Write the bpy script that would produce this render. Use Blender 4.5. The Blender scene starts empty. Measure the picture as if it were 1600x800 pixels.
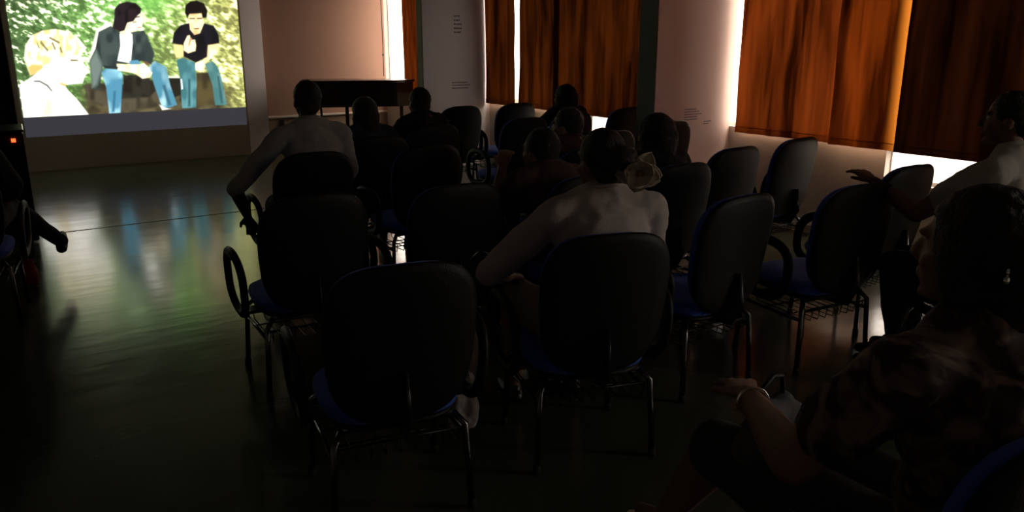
import bpy, bmesh, math, random
import numpy as np
from mathutils import Vector, Matrix, noise
C = bpy.context.scene.collection
random.seed(4)
PI = math.pi
# ---------------------------------------------------------------- camera
cd = bpy.data.cameras.new('camera'); cam = bpy.data.objects.new('camera', cd); C.objects.link(cam)
cd.sensor_width = 36; cd.lens = 1268 / 1600 * 36; cd.clip_start = .05
PITCH = math.atan(342 / 1268); YAW = math.radians(35.1)
cam.location = (0, 0, 1.6); cam.rotation_euler = (PI / 2 - PITCH, 0, -YAW)
bpy.context.scene.camera = cam
# ---------------------------------------------------------------- sky, daylight, exposure
W = 5.9            # right wall plane
BACK = 11.85       # far wall plane
SCR = 11.5         # front of the projection panel
wd = bpy.data.worlds.new('overcast_sky'); bpy.context.scene.world = wd; wd.use_nodes = True
bg = wd.node_tree.nodes['Background']; bg.inputs[0].default_value = (1.0, .83, .73, 1); bg.inputs[1].default_value = 9.5
vs = bpy.context.scene.view_settings
vs.view_transform = 'Standard'; vs.look = 'None'; vs.gamma = 1; vs.exposure = 0; vs.use_curve_mapping = False
OPEN = [(9.2, 11.85, .82, 2.6), (5.42, 9.10, .82, 2.6), (.9, 5.26, .82, 2.6), (-2.0, -.9, .82, 2.6), (6.32, 6.95, .53, .78), (2.62, 3.42, .53, .78)]  # last two: low openings added to make bright patches on the wall
def portal(y0, y1, z0, z1):
    l = bpy.data.lights.new('window_portal', 'AREA'); l.shape = 'RECTANGLE'; l.size = z1 - z0; l.size_y = y1 - y0
    l.cycles.is_portal = True
    o = bpy.data.objects.new('window_portal', l); C.objects.link(o)
    o.location = (W + .16, (y0 + y1) / 2, (z0 + z1) / 2); o.rotation_euler = (0, PI / 2, 0)
for a in OPEN: portal(*a)

# ---------------------------------------------------------------- materials
MATS = {}
def mat(name, col, rough=.6, metal=0, spec=.5, bump=0, bscale=40, var=0, vscale=6, sheen=0, coat=0):
    if name in MATS: return MATS[name]
    m = bpy.data.materials.new(name); m.use_nodes = True; nt = m.node_tree; b = nt.nodes['Principled BSDF']
    b.inputs['Base Color'].default_value = (*col, 1); b.inputs['Roughness'].default_value = rough
    b.inputs['Metallic'].default_value = metal; b.inputs['Specular IOR Level'].default_value = spec
    b.inputs['Sheen Weight'].default_value = sheen; b.inputs['Coat Weight'].default_value = coat
    if bump or var:
        tc = nt.nodes.new('ShaderNodeTexCoord')
    if bump:
        n = nt.nodes.new('ShaderNodeTexNoise'); n.inputs['Scale'].default_value = bscale; n.inputs['Detail'].default_value = 4
        nt.links.new(tc.outputs['Object'], n.inputs['Vector'])
        k = nt.nodes.new('ShaderNodeBump'); k.inputs['Strength'].default_value = bump; k.inputs['Distance'].default_value = .01
        nt.links.new(n.outputs['Fac'], k.inputs['Height']); nt.links.new(k.outputs[0], b.inputs['Normal'])
    if var:
        n2 = nt.nodes.new('ShaderNodeTexNoise'); n2.inputs['Scale'].default_value = vscale; n2.inputs['Detail'].default_value = 5
        nt.links.new(tc.outputs['Object'], n2.inputs['Vector'])
        mx = nt.nodes.new('ShaderNodeMix'); mx.data_type = 'RGBA'
        mx.inputs['A'].default_value = (*[c * (1 - var) for c in col], 1); mx.inputs['B'].default_value = (*[min(1, c * (1 + var)) for c in col], 1)
        nt.links.new(n2.outputs['Fac'], mx.inputs['Factor']); nt.links.new(mx.outputs['Result'], b.inputs['Base Color'])
    MATS[name] = m
    return m
plaster = mat('white_plaster', (.62, .58, .54), .85, bump=.15, bscale=60, var=.05)
plaster_dado = mat('brown_dado_paint', (.26, .17, .11), .7, bump=.1, var=.08)
green_tint = mat('grey_green_screen_tint', (.22, .24, .20), .7, var=.06)  # screen's greenish light on the wing sides, put into the colour
panel_white = mat('screen_panel_white', (.60, .55, .46), .8, bump=.08, var=.04)
ceil_m = mat('ceiling_paint', (.45, .43, .41), .9)
rail_m = mat('pale_rail_paint', (.6, .52, .42), .6)
black_plastic = mat('black_plastic', (.006, .006, .0065), .5, spec=.3, bump=.2, bscale=200)
black_gloss = mat('black_gloss', (.01, .01, .011), .22)
blue_fabric = mat('blue_fabric', (.03, .10, .62), .85, bump=.4, bscale=300, sheen=.2)
steel = mat('dark_steel', (.16, .16, .17), .25, metal=1)
wire_m = mat('black_wire', (.02, .02, .02), .35, metal=.6)
rubber = mat('black_rubber', (.01, .01, .01), .8)
piano_m = mat('dark_piano_wood', (.012, .007, .006), .3, var=.2, coat=.3)
ivory = mat('ivory_keys', (.6, .56, .48), .35)
brass = mat('brass', (.6, .42, .15), .3, metal=1)
black_cloth = mat('black_cloth', (.012, .012, .013), .95, bump=.3, bscale=250)
frame_m = mat('white_window_frame', (.7, .7, .68), .5)
asphalt = mat('outdoor_paving', (.35, .34, .32), .9, var=.1)
ink = mat('grey_ink', (.16, .13, .13), .8)

def floor_material():
    m = bpy.data.materials.new('polished_green_floor'); m.use_nodes = True; nt = m.node_tree; b = nt.nodes['Principled BSDF']
    tc = nt.nodes.new('ShaderNodeTexCoord')
    n = nt.nodes.new('ShaderNodeTexNoise'); n.inputs['Scale'].default_value = 1.3; n.inputs['Detail'].default_value = 6
    nt.links.new(tc.outputs['Object'], n.inputs['Vector'])
    r = nt.nodes.new('ShaderNodeValToRGB'); e = r.color_ramp.elements
    e[0].position = .3; e[0].color = (.040, .050, .028, 1); e[1].position = .75; e[1].color = (.066, .074, .044, 1)
    nt.links.new(n.outputs['Fac'], r.inputs[0]); nt.links.new(r.outputs[0], b.inputs['Base Color'])
    n2 = nt.nodes.new('ShaderNodeTexNoise'); n2.inputs['Scale'].default_value = 5; n2.inputs['Detail'].default_value = 5
    nt.links.new(tc.outputs['Object'], n2.inputs['Vector'])
    mr = nt.nodes.new('ShaderNodeMapRange'); mr.inputs['To Min'].default_value = .10; mr.inputs['To Max'].default_value = .22
    nt.links.new(n2.outputs['Fac'], mr.inputs['Value']); nt.links.new(mr.outputs[0], b.inputs['Roughness'])
    n3 = nt.nodes.new('ShaderNodeTexNoise'); n3.inputs['Scale'].default_value = 3.5; n3.inputs['Detail'].default_value = 3
    mp = nt.nodes.new('ShaderNodeMapping'); mp.inputs['Scale'].default_value = (.6, 2.2, 1)
    nt.links.new(tc.outputs['Object'], mp.inputs['Vector']); nt.links.new(mp.outputs[0], n3.inputs['Vector'])
    k = nt.nodes.new('ShaderNodeBump'); k.inputs['Strength'].default_value = .09; k.inputs['Distance'].default_value = .012
    nt.links.new(n3.outputs['Fac'], k.inputs['Height']); nt.links.new(k.outputs[0], b.inputs['Normal'])
    b.inputs['Specular IOR Level'].default_value = .55
    return m
def curtain_material(name, col, trans, edge=None):
    m = bpy.data.materials.new(name); m.use_nodes = True; nt = m.node_tree
    nt.nodes.remove(nt.nodes['Principled BSDF']); out = nt.nodes['Material Output']
    tc = nt.nodes.new('ShaderNodeTexCoord'); mp = nt.nodes.new('ShaderNodeMapping'); mp.inputs['Scale'].default_value = (1, 3.2, .3)
    n = nt.nodes.new('ShaderNodeTexNoise'); n.inputs['Scale'].default_value = 3; n.inputs['Detail'].default_value = 3
    nt.links.new(tc.outputs['Object'], mp.inputs['Vector']); nt.links.new(mp.outputs[0], n.inputs['Vector'])
    mx = nt.nodes.new('ShaderNodeMix'); mx.data_type = 'RGBA'
    mx.inputs['A'].default_value = (*[c * .3 for c in trans], 1); mx.inputs['B'].default_value = (*[c * 3.2 for c in trans], 1)
    st = nt.nodes.new('ShaderNodeMapRange'); st.inputs['From Min'].default_value = .36; st.inputs['From Max'].default_value = .66
    nt.links.new(n.outputs['Fac'], st.inputs['Value']); nt.links.new(st.outputs[0], mx.inputs['Factor'])
    t = nt.nodes.new('ShaderNodeBsdfTranslucent'); nt.links.new(mx.outputs['Result'], t.inputs[0])
    if edge:      # daylight glow along one side, put into the cloth's translucency
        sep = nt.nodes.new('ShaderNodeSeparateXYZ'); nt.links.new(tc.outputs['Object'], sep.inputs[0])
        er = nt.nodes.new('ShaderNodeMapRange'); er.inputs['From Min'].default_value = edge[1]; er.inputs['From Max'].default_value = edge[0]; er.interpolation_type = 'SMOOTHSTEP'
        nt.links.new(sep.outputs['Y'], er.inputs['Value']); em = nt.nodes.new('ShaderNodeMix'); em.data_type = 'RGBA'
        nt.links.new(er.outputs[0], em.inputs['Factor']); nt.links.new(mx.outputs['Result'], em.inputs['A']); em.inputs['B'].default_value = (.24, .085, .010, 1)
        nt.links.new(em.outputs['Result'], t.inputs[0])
    d = nt.nodes.new('ShaderNodeBsdfDiffuse'); d.inputs[0].default_value = (*col, 1)
    ge = nt.nodes.new('ShaderNodeNewGeometry'); sx = nt.nodes.new('ShaderNodeSeparateXYZ'); gt = nt.nodes.new('ShaderNodeMath'); gt.operation = 'GREATER_THAN'; gt.inputs[1].default_value = 0
    nt.links.new(ge.outputs['Normal'], sx.inputs[0]); nt.links.new(sx.outputs['X'], gt.inputs[0])      # bounce colour added to light the wall, on the window side of the cloth
    lm = nt.nodes.new('ShaderNodeMix'); lm.data_type = 'RGBA'; lm.inputs['A'].default_value = (*col, 1); lm.inputs['B'].default_value = (.62, .42, .30, 1)
    nt.links.new(gt.outputs[0], lm.inputs['Factor']); nt.links.new(lm.outputs['Result'], d.inputs[0])
    a = nt.nodes.new('ShaderNodeAddShader'); nt.links.new(t.outputs[0], a.inputs[0]); nt.links.new(d.outputs[0], a.inputs[1])
    nt.links.new(a.outputs[0], out.inputs[0])
    return m
curt_orange = curtain_material('orange_curtain_cloth', (.16, .04, .010), (.013, .0026, .0004))
curt_lit_edge = curtain_material('orange_curtain_lit_edge', (.16, .04, .010), (.015, .0028, .0003), (3.25, 3.42))
curt_dark = curtain_material('rust_curtain_cloth', (.08, .024, .009), (.0042, .0010, .00016))
curt_darkest = curtain_material('dark_brown_curtain_cloth', (.05, .016, .008), (.0013, .00034, .00010))
def glass_material():
    m = bpy.data.materials.new('window_glass'); m.use_nodes = True; nt = m.node_tree
    nt.nodes.remove(nt.nodes['Principled BSDF']); out = nt.nodes['Material Output']
    t = nt.nodes.new('ShaderNodeBsdfTransparent'); t.inputs[0].default_value = (.9, .92, .9, 1)
    g = nt.nodes.new('ShaderNodeBsdfGlossy'); g.inputs['Roughness'].default_value = .02
    x = nt.nodes.new('ShaderNodeMixShader')
    x.inputs[0].default_value = .07; nt.links.new(t.outputs[0], x.inputs[1]); nt.links.new(g.outputs[0], x.inputs[2])
    nt.links.new(x.outputs[0], out.inputs[0])
    return m
glass = glass_material()
def emis(name, col, s):
    m = bpy.data.materials.new(name); m.use_nodes = True; b = m.node_tree.nodes['Principled BSDF']
    b.inputs['Base Color'].default_value = (*[c * .3 for c in col], 1)
    b.inputs['Emission Color'].default_value = (*col, 1); b.inputs['Emission Strength'].default_value = s
    return m

# ---------------------------------------------------------------- mesh helpers
def obj(name, bm, m=None, parent=None, smooth=False, bevel=0):
    me = bpy.data.meshes.new(name); bmesh.ops.recalc_face_normals(bm, faces=bm.faces); bm.to_mesh(me); bm.free()
    if m: me.materials.append(m)
    if smooth: me.polygons.foreach_set('use_smooth', [True] * len(me.polygons))
    o = bpy.data.objects.new(name, me); C.objects.link(o)
    if parent: o.parent = parent
    if bevel:
        b = o.modifiers.new('bevel', 'BEVEL'); b.width = bevel; b.segments = 2; b.limit_method = 'ANGLE'
    return o
def thing(name, label, cat, loc=(0, 0, 0), rz=0, group=None):
    o = bpy.data.objects.new(name, None); C.objects.link(o); o.empty_display_size = .1
    o.location = loc; o.rotation_euler = (0, 0, rz); tag(o, label, cat, group); return o
def tag(o, label, cat, group=None):
    o['label'] = label; o['category'] = cat
    if group: o['group'] = group
    return o
def struct(name, bm, m, parent=None, **k):
    o = obj(name, bm, m, parent, **k)
    if not parent: o['kind'] = 'structure'
    return o
def box(bm, x0, x1, y0, y1, z0, z1):
    M = Matrix.Translation(((x0 + x1) / 2, (y0 + y1) / 2, (z0 + z1) / 2)) @ Matrix.Diagonal((abs(x1 - x0), abs(y1 - y0), abs(z1 - z0), 1))
    return bmesh.ops.create_cube(bm, size=1, matrix=M)['verts']
def BM(*boxes):
    bm = bmesh.new()
    for b in boxes: box(bm, *b)
    return bm
def tube(bm, pts, r, seg=8, closed=False, rr=None):
    pts = [Vector(p) for p in pts]; n = len(pts); rings = []; prev = None
    for i, p in enumerate(pts):
        if closed: t = pts[(i + 1) % n] - pts[i - 1]
        else: t = pts[min(i + 1, n - 1)] - pts[max(i - 1, 0)]
        t.normalize()
        if prev is None:
            a = Vector((0, 0, 1)) if abs(t.z) < .9 else Vector((1, 0, 0)); u = t.cross(a).normalized()
        else: u = (prev - t * prev.dot(t)).normalized()
        prev = u; v = t.cross(u); R = rr[i] if rr else r
        Ra, Rb = (R if isinstance(R, tuple) else (R, R))
        rings.append([bm.verts.new(p + (u * math.cos(2 * PI * k / seg) * Ra + v * math.sin(2 * PI * k / seg) * Rb)) for k in range(seg)])
    m = n if closed else n - 1
    for i in range(m):
        A = rings[i]; B = rings[(i + 1) % n]
        for k in range(seg): bm.faces.new((A[k], A[(k + 1) % seg], B[(k + 1) % seg], B[k]))
    if not closed:
        bm.faces.new(rings[0][::-1]); bm.faces.new(rings[-1])
    return bm
def ell(bm, c, r, rot=None, sub=2):
    M = Matrix.Translation(c)
    if rot: M = M @ rot
    M = M @ Matrix.Diagonal((*r, 1))
    bmesh.ops.create_icosphere(bm, subdivisions=sub, radius=1, matrix=M)
def cap(bm, p0, r0, p1, r1):
    p0 = Vector(p0); p1 = Vector(p1); d = p1 - p0
    ell(bm, p0, (r0,) * 3); ell(bm, p1, (r1,) * 3)
    if d.length > 1e-4:
        M = Matrix.Translation((p0 + p1) / 2) @ d.to_track_quat('Z', 'Y').to_matrix().to_4x4()
        bmesh.ops.create_cone(bm, cap_ends=True, segments=16, radius1=r0, radius2=r1, depth=d.length, matrix=M)
def chain(bm, pts):
    for a, b in zip(pts, pts[1:]): cap(bm, a[0], a[1], b[0], b[1])
def remesh(bm, vox, smooth=4, fac=.5):
    me = bpy.data.meshes.new('tmp'); bm.to_mesh(me); bm.free(); o = bpy.data.objects.new('tmp', me); C.objects.link(o)
    r = o.modifiers.new('r', 'REMESH'); r.mode = 'VOXEL'; r.voxel_size = vox; r.use_smooth_shade = True
    s = o.modifiers.new('s', 'SMOOTH'); s.iterations = smooth; s.factor = fac
    bpy.context.view_layer.update(); dg = bpy.context.evaluated_depsgraph_get()
    out = bpy.data.meshes.new_from_object(o.evaluated_get(dg))
    bpy.data.objects.remove(o); bpy.data.meshes.remove(me)
    return out
def meshobj(name, me, m, parent=None, smooth=True):
    me.materials.clear(); me.materials.append(m); me.name = name
    if smooth: me.polygons.foreach_set('use_smooth', [True] * len(me.polygons))
    o = bpy.data.objects.new(name, me); C.objects.link(o)
    if parent: o.parent = parent
    return o
def displace(me, amp, sc, amp2=0, sc2=1):
    n = len(me.vertices); nr = np.empty(n * 3, np.float32); me.vertices.foreach_get('normal', nr); nr = nr.reshape(-1, 3)
    co = np.empty(n * 3, np.float32); me.vertices.foreach_get('co', co); co = co.reshape(-1, 3)
    d = np.array([amp * noise.noise(Vector(c) * sc) + (amp2 * noise.noise(Vector(c) * sc2) if amp2 else 0) for c in co.tolist()], np.float32)
    co += nr * d[:, None]; me.vertices.foreach_set('co', co.ravel()); me.update()

# ---------------------------------------------------------------- the room
XL, YB, H = -3.4, -2.2, 3.1
struct('floor', BM((XL, W + .3, YB, BACK + .2, -.12, 0)), floor_material())
struct('trim_1', BM((XL, W, 7.66, 7.685, 0, .0015)), mat('dark_joint', (.03, .03, .025), .6))
struct('ceiling', BM((XL, W + .3, YB, BACK + .2, H, H + .1)), ceil_m)
struct('wall_left', BM((XL - .15, XL, YB, BACK + .2, 0, H)), plaster)
struct('wall_rear', BM((XL, W + .3, YB - .15, YB, 0, H)), plaster)
wb = struct('wall_front', BM((XL, W, BACK, BACK + .2, .47, H)), mat('tan_wall_paint', (.36, .20, .14), .85, bump=.1, var=.05))
struct('lower_wall', BM((XL, W, BACK, BACK + .2, 0, .47)), plaster_dado, wb)
struct('baseboard_front', BM((3.9, W, BACK - .015, BACK, 0, .07)), rail_m)
struct('trim_2', BM((3.9, W, BACK - .03, BACK, .45, .48)), rail_m, bevel=.004)
t = thing('wall_socket', 'small dark wall socket on the brown lower wall left of the piano', 'socket', (4.17, BACK, .36))
obj('cover_plate', BM((-.04, .04, -.012, 0, -.055, .055)), black_plastic, t, bevel=.003)
obj('socket_face', BM((-.022, .022, -.016, -.01, -.03, .03)), black_gloss, t)
# projection panel (false wall) and the side of it
struct('wall_projection_panel', BM((.80, 3.575, SCR, BACK, 0, H)), panel_white)
b = bmesh.new(); v_ = [b.verts.new((x, y, z)) for z in (0, H) for x, y in ((3.575, SCR), (3.90, SCR + .13), (3.90, BACK), (3.575, BACK))]
for f_ in ((0, 1, 2, 3), (4, 5, 6, 7), (0, 1, 5, 4), (1, 2, 6, 5), (2, 3, 7, 6), (3, 0, 4, 7)): b.faces.new([v_[i] for i in f_])
struct('trim_3', b, mat('lit_return', (.74, .70, .70), .8, bump=.1))  # whiter than the panel, to add to the daylight on this strip
# black drape left of the panel
def drape(bm, y0, y1, X, z0, z1, amp=.03, wl=.22, seed=0, n=None, nz=10, flare=0, axis='y', slant0=0, slant1=0, hang=0):
    L = y1 - y0; n = n or max(24, int(abs(L) / .018)); g = []
    for i in range(n + 1):
        row = []
        for j in range(nz + 1):
            t = i / n; v = j / nz; z = z0 + (z1 - z0) * v
            y = y0 + L * t + slant0 * (1 - v) * (1 - t) + slant1 * (1 - v) * t
            ph = 2 * PI * y / wl + 1.3 * noise.noise(Vector((y * 1.7, seed, z * .25))) * 3
            a = amp * (.6 + .8 * abs(noise.noise(Vector((y * .9, seed + 7, .3))))) * (.75 + .25 * v)
            x = X - hang * (1 - v) + a * math.sin(ph) + .35 * a * math.sin(2.3 * ph + seed) + .012 * noise.noise(Vector((y * 3, z * 2.2, seed)))
            row.append(bm.verts.new((x, y, z) if axis == 'y' else (y, x, z)))
        g.append(row)
    for i in range(n):
        for j in range(nz): bm.faces.new((g[i][j], g[i + 1][j], g[i + 1][j + 1], g[i][j + 1]))
    return bm
o = obj('black_drape', drape(bmesh.new(), -1.6, .77, 11.62, .0, 2.95, .04, .25, 3, axis='x'), black_cloth, None, True)
tag(o, 'black drape hanging from the ceiling left of the white projection panel', 'drape')

# right wall, built around its openings
bm = bmesh.new(); x0, x1 = W, W + .1
ys = sorted({YB, BACK + .2} | {v for a in OPEN for v in a[:2]}); zs = sorted({0, H} | {v for a in OPEN for v in a[2:]})
for ya, yb in zip(ys, ys[1:]):
    for za, zb in zip(zs, zs[1:]):
        cy_, cz_ = (ya + yb) / 2, (za + zb) / 2
        if not any(a[0] < cy_ < a[1] and a[2] < cz_ < a[3] for a in OPEN): box(bm, x0, x1, ya, yb, za, zb)
bmesh.ops.remove_doubles(bm, verts=bm.verts, dist=1e-4)
struct('wall_right', bm, plaster)
struct('baseboard_right', BM((W - .015, W, YB, BACK, 0, .07)), mat('white_baseboard', (.7, .67, .62), .5))
for n_, (y0, y1, z0, z1) in enumerate(OPEN, 1):
    X = W + .07
    fb = BM((X, X + .03, y0, y1, z0, z0 + .03), (X, X + .03, y0, y1, z1 - .03, z1), (X, X + .03, y0, y0 + .03, z0, z1), (X, X + .03, y1 - .012, y1, z0, z1))
    k = max(1, round((y1 - y0) / .85))
    for i in range(1, k): yy = y0 + (y1 - y0) * i / k; box(fb, X, X + .03, yy - .02, yy + .02, z0, z1)
    w_ = struct('window_%d' % n_, fb, frame_m)  # last two are the low openings added for the bright wall patches
    for i in range(k):
        ya = y0 + (y1 - y0) * i / k; yb_ = y0 + (y1 - y0) * (i + 1) / k
        obj('pane', BM((X + .01, X + .014, ya + .02, yb_ - .02, z0 + .02, z1 - .02)), glass, w_)
struct('ground_outside', BM((W + .2, 40, -30, 40, -.3, -.2)), asphalt)
# wing walls that stand out from the right wall
for nm, yy, tk in (('wall_wing_far', 8.9, .14), ('wall_wing_near', 4.95, .21)):
    w_ = struct(nm, BM((4.94, W, yy, yy + tk, 0, H)), mat('white_wing_paint', (.74, .70, .72), .8, bump=.1) if yy > 6 else mat('wing_warm_bounce_tint', (.76, .55, .49), .8, bump=.1))  # near wing: orange bounce from the curtains put into its colour
    struct('side_tint_face', BM((4.934, 4.94, yy + .012, yy + tk, 0, H)), green_tint, w_)
    rnd = random.Random(int(yy * 10))
    def lines(xa, z, rows, wid, hgt, gap, cnt):
        for r_ in range(rows):
            b = bmesh.new(); x = xa; zc = z - r_ * gap; end = xa + wid * rnd.uniform(.6, 1)
            while x < end:
                wd_ = rnd.uniform(.5, 1.6) * hgt; box(b, x, x + wd_ * .8, yy - .0015, yy, zc - hgt * rnd.uniform(.3, .5), zc + hgt * rnd.uniform(.3, .5)); x += wd_
            obj('text_line', b, ink, w_)
    if yy > 6:
        lines(5.38, 1.85, 5, .13, .022, .048, 4); lines(5.34, 1.05, 3, .26, .016, .034, 4)
    else:
        lines(5.30, .995, 5, .24, .008, .022, 4)
        o_ = lines(5.55, .88, 2, .1, .008, .02, 2)

# curtains
def curtain(name, y0, y1, X, mt, label, seed, amp=.022, wl=.2, z0=.778, top=2.78, group=None, **k):
    o = obj(name, drape(bmesh.new(), y0, y1, X, z0 + .05, top, amp, wl, seed, nz=24, **k), mt, None, True)
    tag(o, label, 'curtain', group)
    obj('hem', drape(bmesh.new(), y0, y1, X - .003, z0, z0 + .054, amp * .76, wl, seed, nz=2, **k), mt, o, True)
    return o
curtain('curtain', 9.05, 11.08, W - .10, curt_orange, 'orange curtain in the far corner right of the piano', 1, .028, .17)
curtain('curtain', 8.25, 8.89, W - .06, curt_dark, 'narrow rust brown curtain just right of the far white wing wall', 2, .018, .2)
curtain('curtain', 7.38, 8.165, W - .06, curt_dark, 'rust brown curtain panel right of the thin bright slit', 3, .018, .25)
curtain('curtain', 5.18, 7.46, W - .08, curt_dark, 'wide dark brown curtain left of the green-lit side of the near wing wall', 4, .016, .33)
curtain('curtain', 3.82, 4.855, W - .055, curt_orange, 'orange curtain panel beside the wide bright slit, with a faint seam', 5, .026, .30)
curtain('curtain', 3.25, 3.85, W - .11, curt_lit_edge, 'orange curtain panel glowing bright yellow along its right edge', 6, .03, .26)
curtain('curtain', -.7, 3.29, W - .14, curt_darkest, 'darkest brown curtain at the far right behind the man in profile', 7, .014, .4)
t = thing('curtain_rod', 'long dark curtain rod above the orange curtains', 'rod', (W - .12, 0, 2.8))
obj('rod', tube(bmesh.new(), [(0, .2, 0), (0, BACK - .05, 0)], .014), steel, t)
for yy in (.4, 2.6, 4.85, 7, 9.3, 11.7): obj('bracket', BM((0, .12, yy - .012, yy + .012, -.01, .01)), steel, t)

# ---------------------------------------------------------------- projected picture (flat light picture on the panel)
def cproj(x, y, z):
    sy, cy = math.sin(YAW), math.cos(YAW); sp, cp = math.sin(PITCH), math.cos(PITCH)
    R = x * cy - y * sy; Fh = x * sy + y * cy; z = z - 1.6
    F = Fh * cp - z * sp; U = Fh * sp + z * cp
    return 800 + 1268 * R / F, 400 - 1268 * U / F
def lin(c):
    c = np.asarray(c, float) / 255; return np.where(c < .04045, c / 12.92, ((c + .055) / 1.055) ** 2.4)
def vnoise(x, y, s):
    xi = np.floor(x).astype(int); yi = np.floor(y).astype(int); fx = x - xi; fy = y - yi
    fx = fx * fx * (3 - 2 * fx); fy = fy * fy * (3 - 2 * fy)
    def h(a, b):
        n = (a * 374761393 + b * 668265263 + s * 974634777) & 0xffffffff
        n = ((n ^ (n >> 13)) * 1274126177) & 0xffffffff
        return ((n ^ (n >> 16)) & 0xffff) / 65535.
    return (h(xi, yi) * (1 - fx) + h(xi + 1, yi) * fx) * (1 - fy) + (h(xi, yi + 1) * (1 - fx) + h(xi + 1, yi + 1) * fx) * fy
def picture():
    xa, xb, za, zb = .862, 3.55, .42, 2.42; nx, nz = 420, 312
    xs = np.linspace(xa, xb, nx); zs_ = np.linspace(za, zb, nz); XX, ZZ = np.meshgrid(xs, zs_)
    # the picture's own flat coordinates: a 352 x 262 raster, as the frame was filmed
    x, y = cproj(XX, SCR, ZZ)
    x = x.astype(float); y = y.astype(float)
    col = np.zeros((nz, nx, 3))
    def setc(mask, c, soft=None):
        c = lin(c); m = mask[..., None] if mask.ndim == 2 else mask
        col[:] = col * (1 - m) + c * m
    a = np.clip((x - 20) / 340, 0, 1)
    g1 = lin((95, 130, 75)); g2 = lin((150, 205, 110)); g3 = lin((205, 205, 120))
    base = np.where((a < .45)[..., None], g1 + (g2 - g1) * (a / .45)[..., None], g2 + (g3 - g2) * ((a - .45) / .55)[..., None])
    u = (x + y * .55) / 9.5; v = (y - x * .5) / 4.8
    n1 = vnoise(u, v, 1); n2 = vnoise(u * 2.1 + 9, v * 2.1, 2); n3 = vnoise(x / 42, y / 30, 3)
    n = .55 * n1 + .35 * n2 + .25 * n3
    k = np.clip((n - .35) / .5, 0, 1)[..., None]
    col[:] = base * (.38 + 1.0 * k)
    sp = np.clip((n - .68) / .10, 0, 1)[..., None] * np.clip(1.1 - np.abs(a - .1) * .5, .4, 1)[..., None]
    col[:] = col * (1 - sp) + lin((240, 245, 205)) * sp
    gr = np.exp(-((x - 235) / 45) ** 2 - ((y + 2) / 32) ** 2)[..., None]; col[:] = col * (1 - .6 * gr) + lin((125, 215, 95)) * .6 * gr
    dk = (np.exp(-((x - 40) / 60) ** 2 - ((y + 6) / 10) ** 2))[..., None]; col[:] = col * (1 - .7 * dk) + lin((75, 80, 60)) * .7 * dk
    # fade pieces: dark trodden ground at the foot of the picture
    gd = np.clip((y - 128 + 9 * vnoise(x / 14, y / 9, 5)) / 14, 0, 1) * np.clip((x - 120) / 18, 0, 1) * np.clip((372 - x) / 30, 0, 1)
    gcol = lin((98, 88, 62)) * (.35 + 1.1 * vnoise(u, v * .7, 8) ** 1.5)[..., None]
    col[:] = col * (1 - gd[..., None]) + gcol * gd[..., None]
    def poly(pts, c, sh=None, soft=1.0, nz_=0, ncol=None):
        pts = np.array(pts, float); inside = np.zeros(x.shape, bool); dmin = np.full(x.shape, 1e9)
        for (x1_, y1_), (x2_, y2_) in zip(pts, np.roll(pts, -1, 0)):
            cond = ((y1_ > y) != (y2_ > y)); xi = (x2_ - x1_) * (y - y1_) / ((y2_ - y1_) or 1e-9) + x1_
            inside ^= cond & (x < xi)
            L2 = (x2_ - x1_) ** 2 + (y2_ - y1_) ** 2 + 1e-9; t = np.clip(((x - x1_) * (x2_ - x1_) + (y - y1_) * (y2_ - y1_)) / L2, 0, 1)
            dmin = np.minimum(dmin, np.hypot(x - x1_ - t * (x2_ - x1_), y - y1_ - t * (y2_ - y1_)))
        m = np.clip(.5 + np.where(inside, dmin, -dmin) / (2 * soft), 0, 1)[..., None]
        cc = np.ones_like(col) * lin(c)
        if ncol is not None:
            w = np.clip((vnoise(x / nz_, y / nz_ * .6, int(pts[0][0])) - .35) * 2.2, 0, 1)[..., None]; cc = cc * (1 - w) + lin(ncol) * w
        col[:] = col * (1 - m) + cc * m
    Z5 = lambda L: [(p / 4, q / 4) for p, q in L]
    Z6 = lambda L: [(130 + p / 4.212, q / 4.212) for p, q in L]
    # rock seat
    poly(Z6([(0, 560), (70, 540), (250, 560), (490, 520), (640, 510), (640, 600), (520, 700), (250, 740), (40, 660)]), (92, 84, 66), ncol=(58, 52, 40), nz_=9, soft=2)
    poly(Z6([(560, 515), (645, 505), (650, 620), (600, 640), (560, 560)]), (40, 38, 30))
    poly(Z6([(560, 500), (645, 505), (645, 514), (560, 512)]), (225, 230, 200))
    poly(Z6([(740, 480), (860, 470), (870, 690), (745, 700)]), (96, 84, 52), ncol=(60, 52, 36), nz_=8, soft=2)
    # blond figure
    poly(Z5([(120, 530), (200, 480), (290, 400), (380, 500), (420, 560), (480, 620), (555, 718), (150, 741)]), (255, 252, 240), soft=1.2)
    poly(Z5([(290, 590), (335, 640), (330, 725), (250, 732)]), (250, 228, 178), soft=4)
    poly(Z5([(250, 410), (330, 380), (420, 350), (500, 340), (512, 385), (560, 448), (532, 470), (515, 520), (400, 530), (300, 450)]), (255, 247, 225), soft=1.2, ncol=(255, 255, 250), nz_=14)
    poly(Z5([(190, 470), (150, 370), (160, 280), (200, 220), (270, 190), (350, 182), (430, 200), (490, 240), (540, 300), (510, 345), (420, 350), (330, 390), (270, 410), (240, 450)]), (252, 246, 212), soft=1.3, ncol=(230, 212, 140), nz_=5)
    for q in ([(255, 250), (305, 315), (295, 322), (250, 270)], [(310, 228), (375, 262), (370, 275), (305, 240)], [(330, 260), (352, 310), (340, 312), (322, 270)], [(380, 290), (392, 330), (380, 330), (372, 300)], [(225, 250), (250, 300), (238, 300)], [(440, 370), (490, 372), (485, 382), (440, 384)]):
        poly(Z5(q), (150, 140, 90), soft=.8)
    poly(Z5([(190, 470), (170, 420), (200, 400), (265, 405), (270, 425), (215, 465)]), (215, 190, 110), soft=2)
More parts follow.
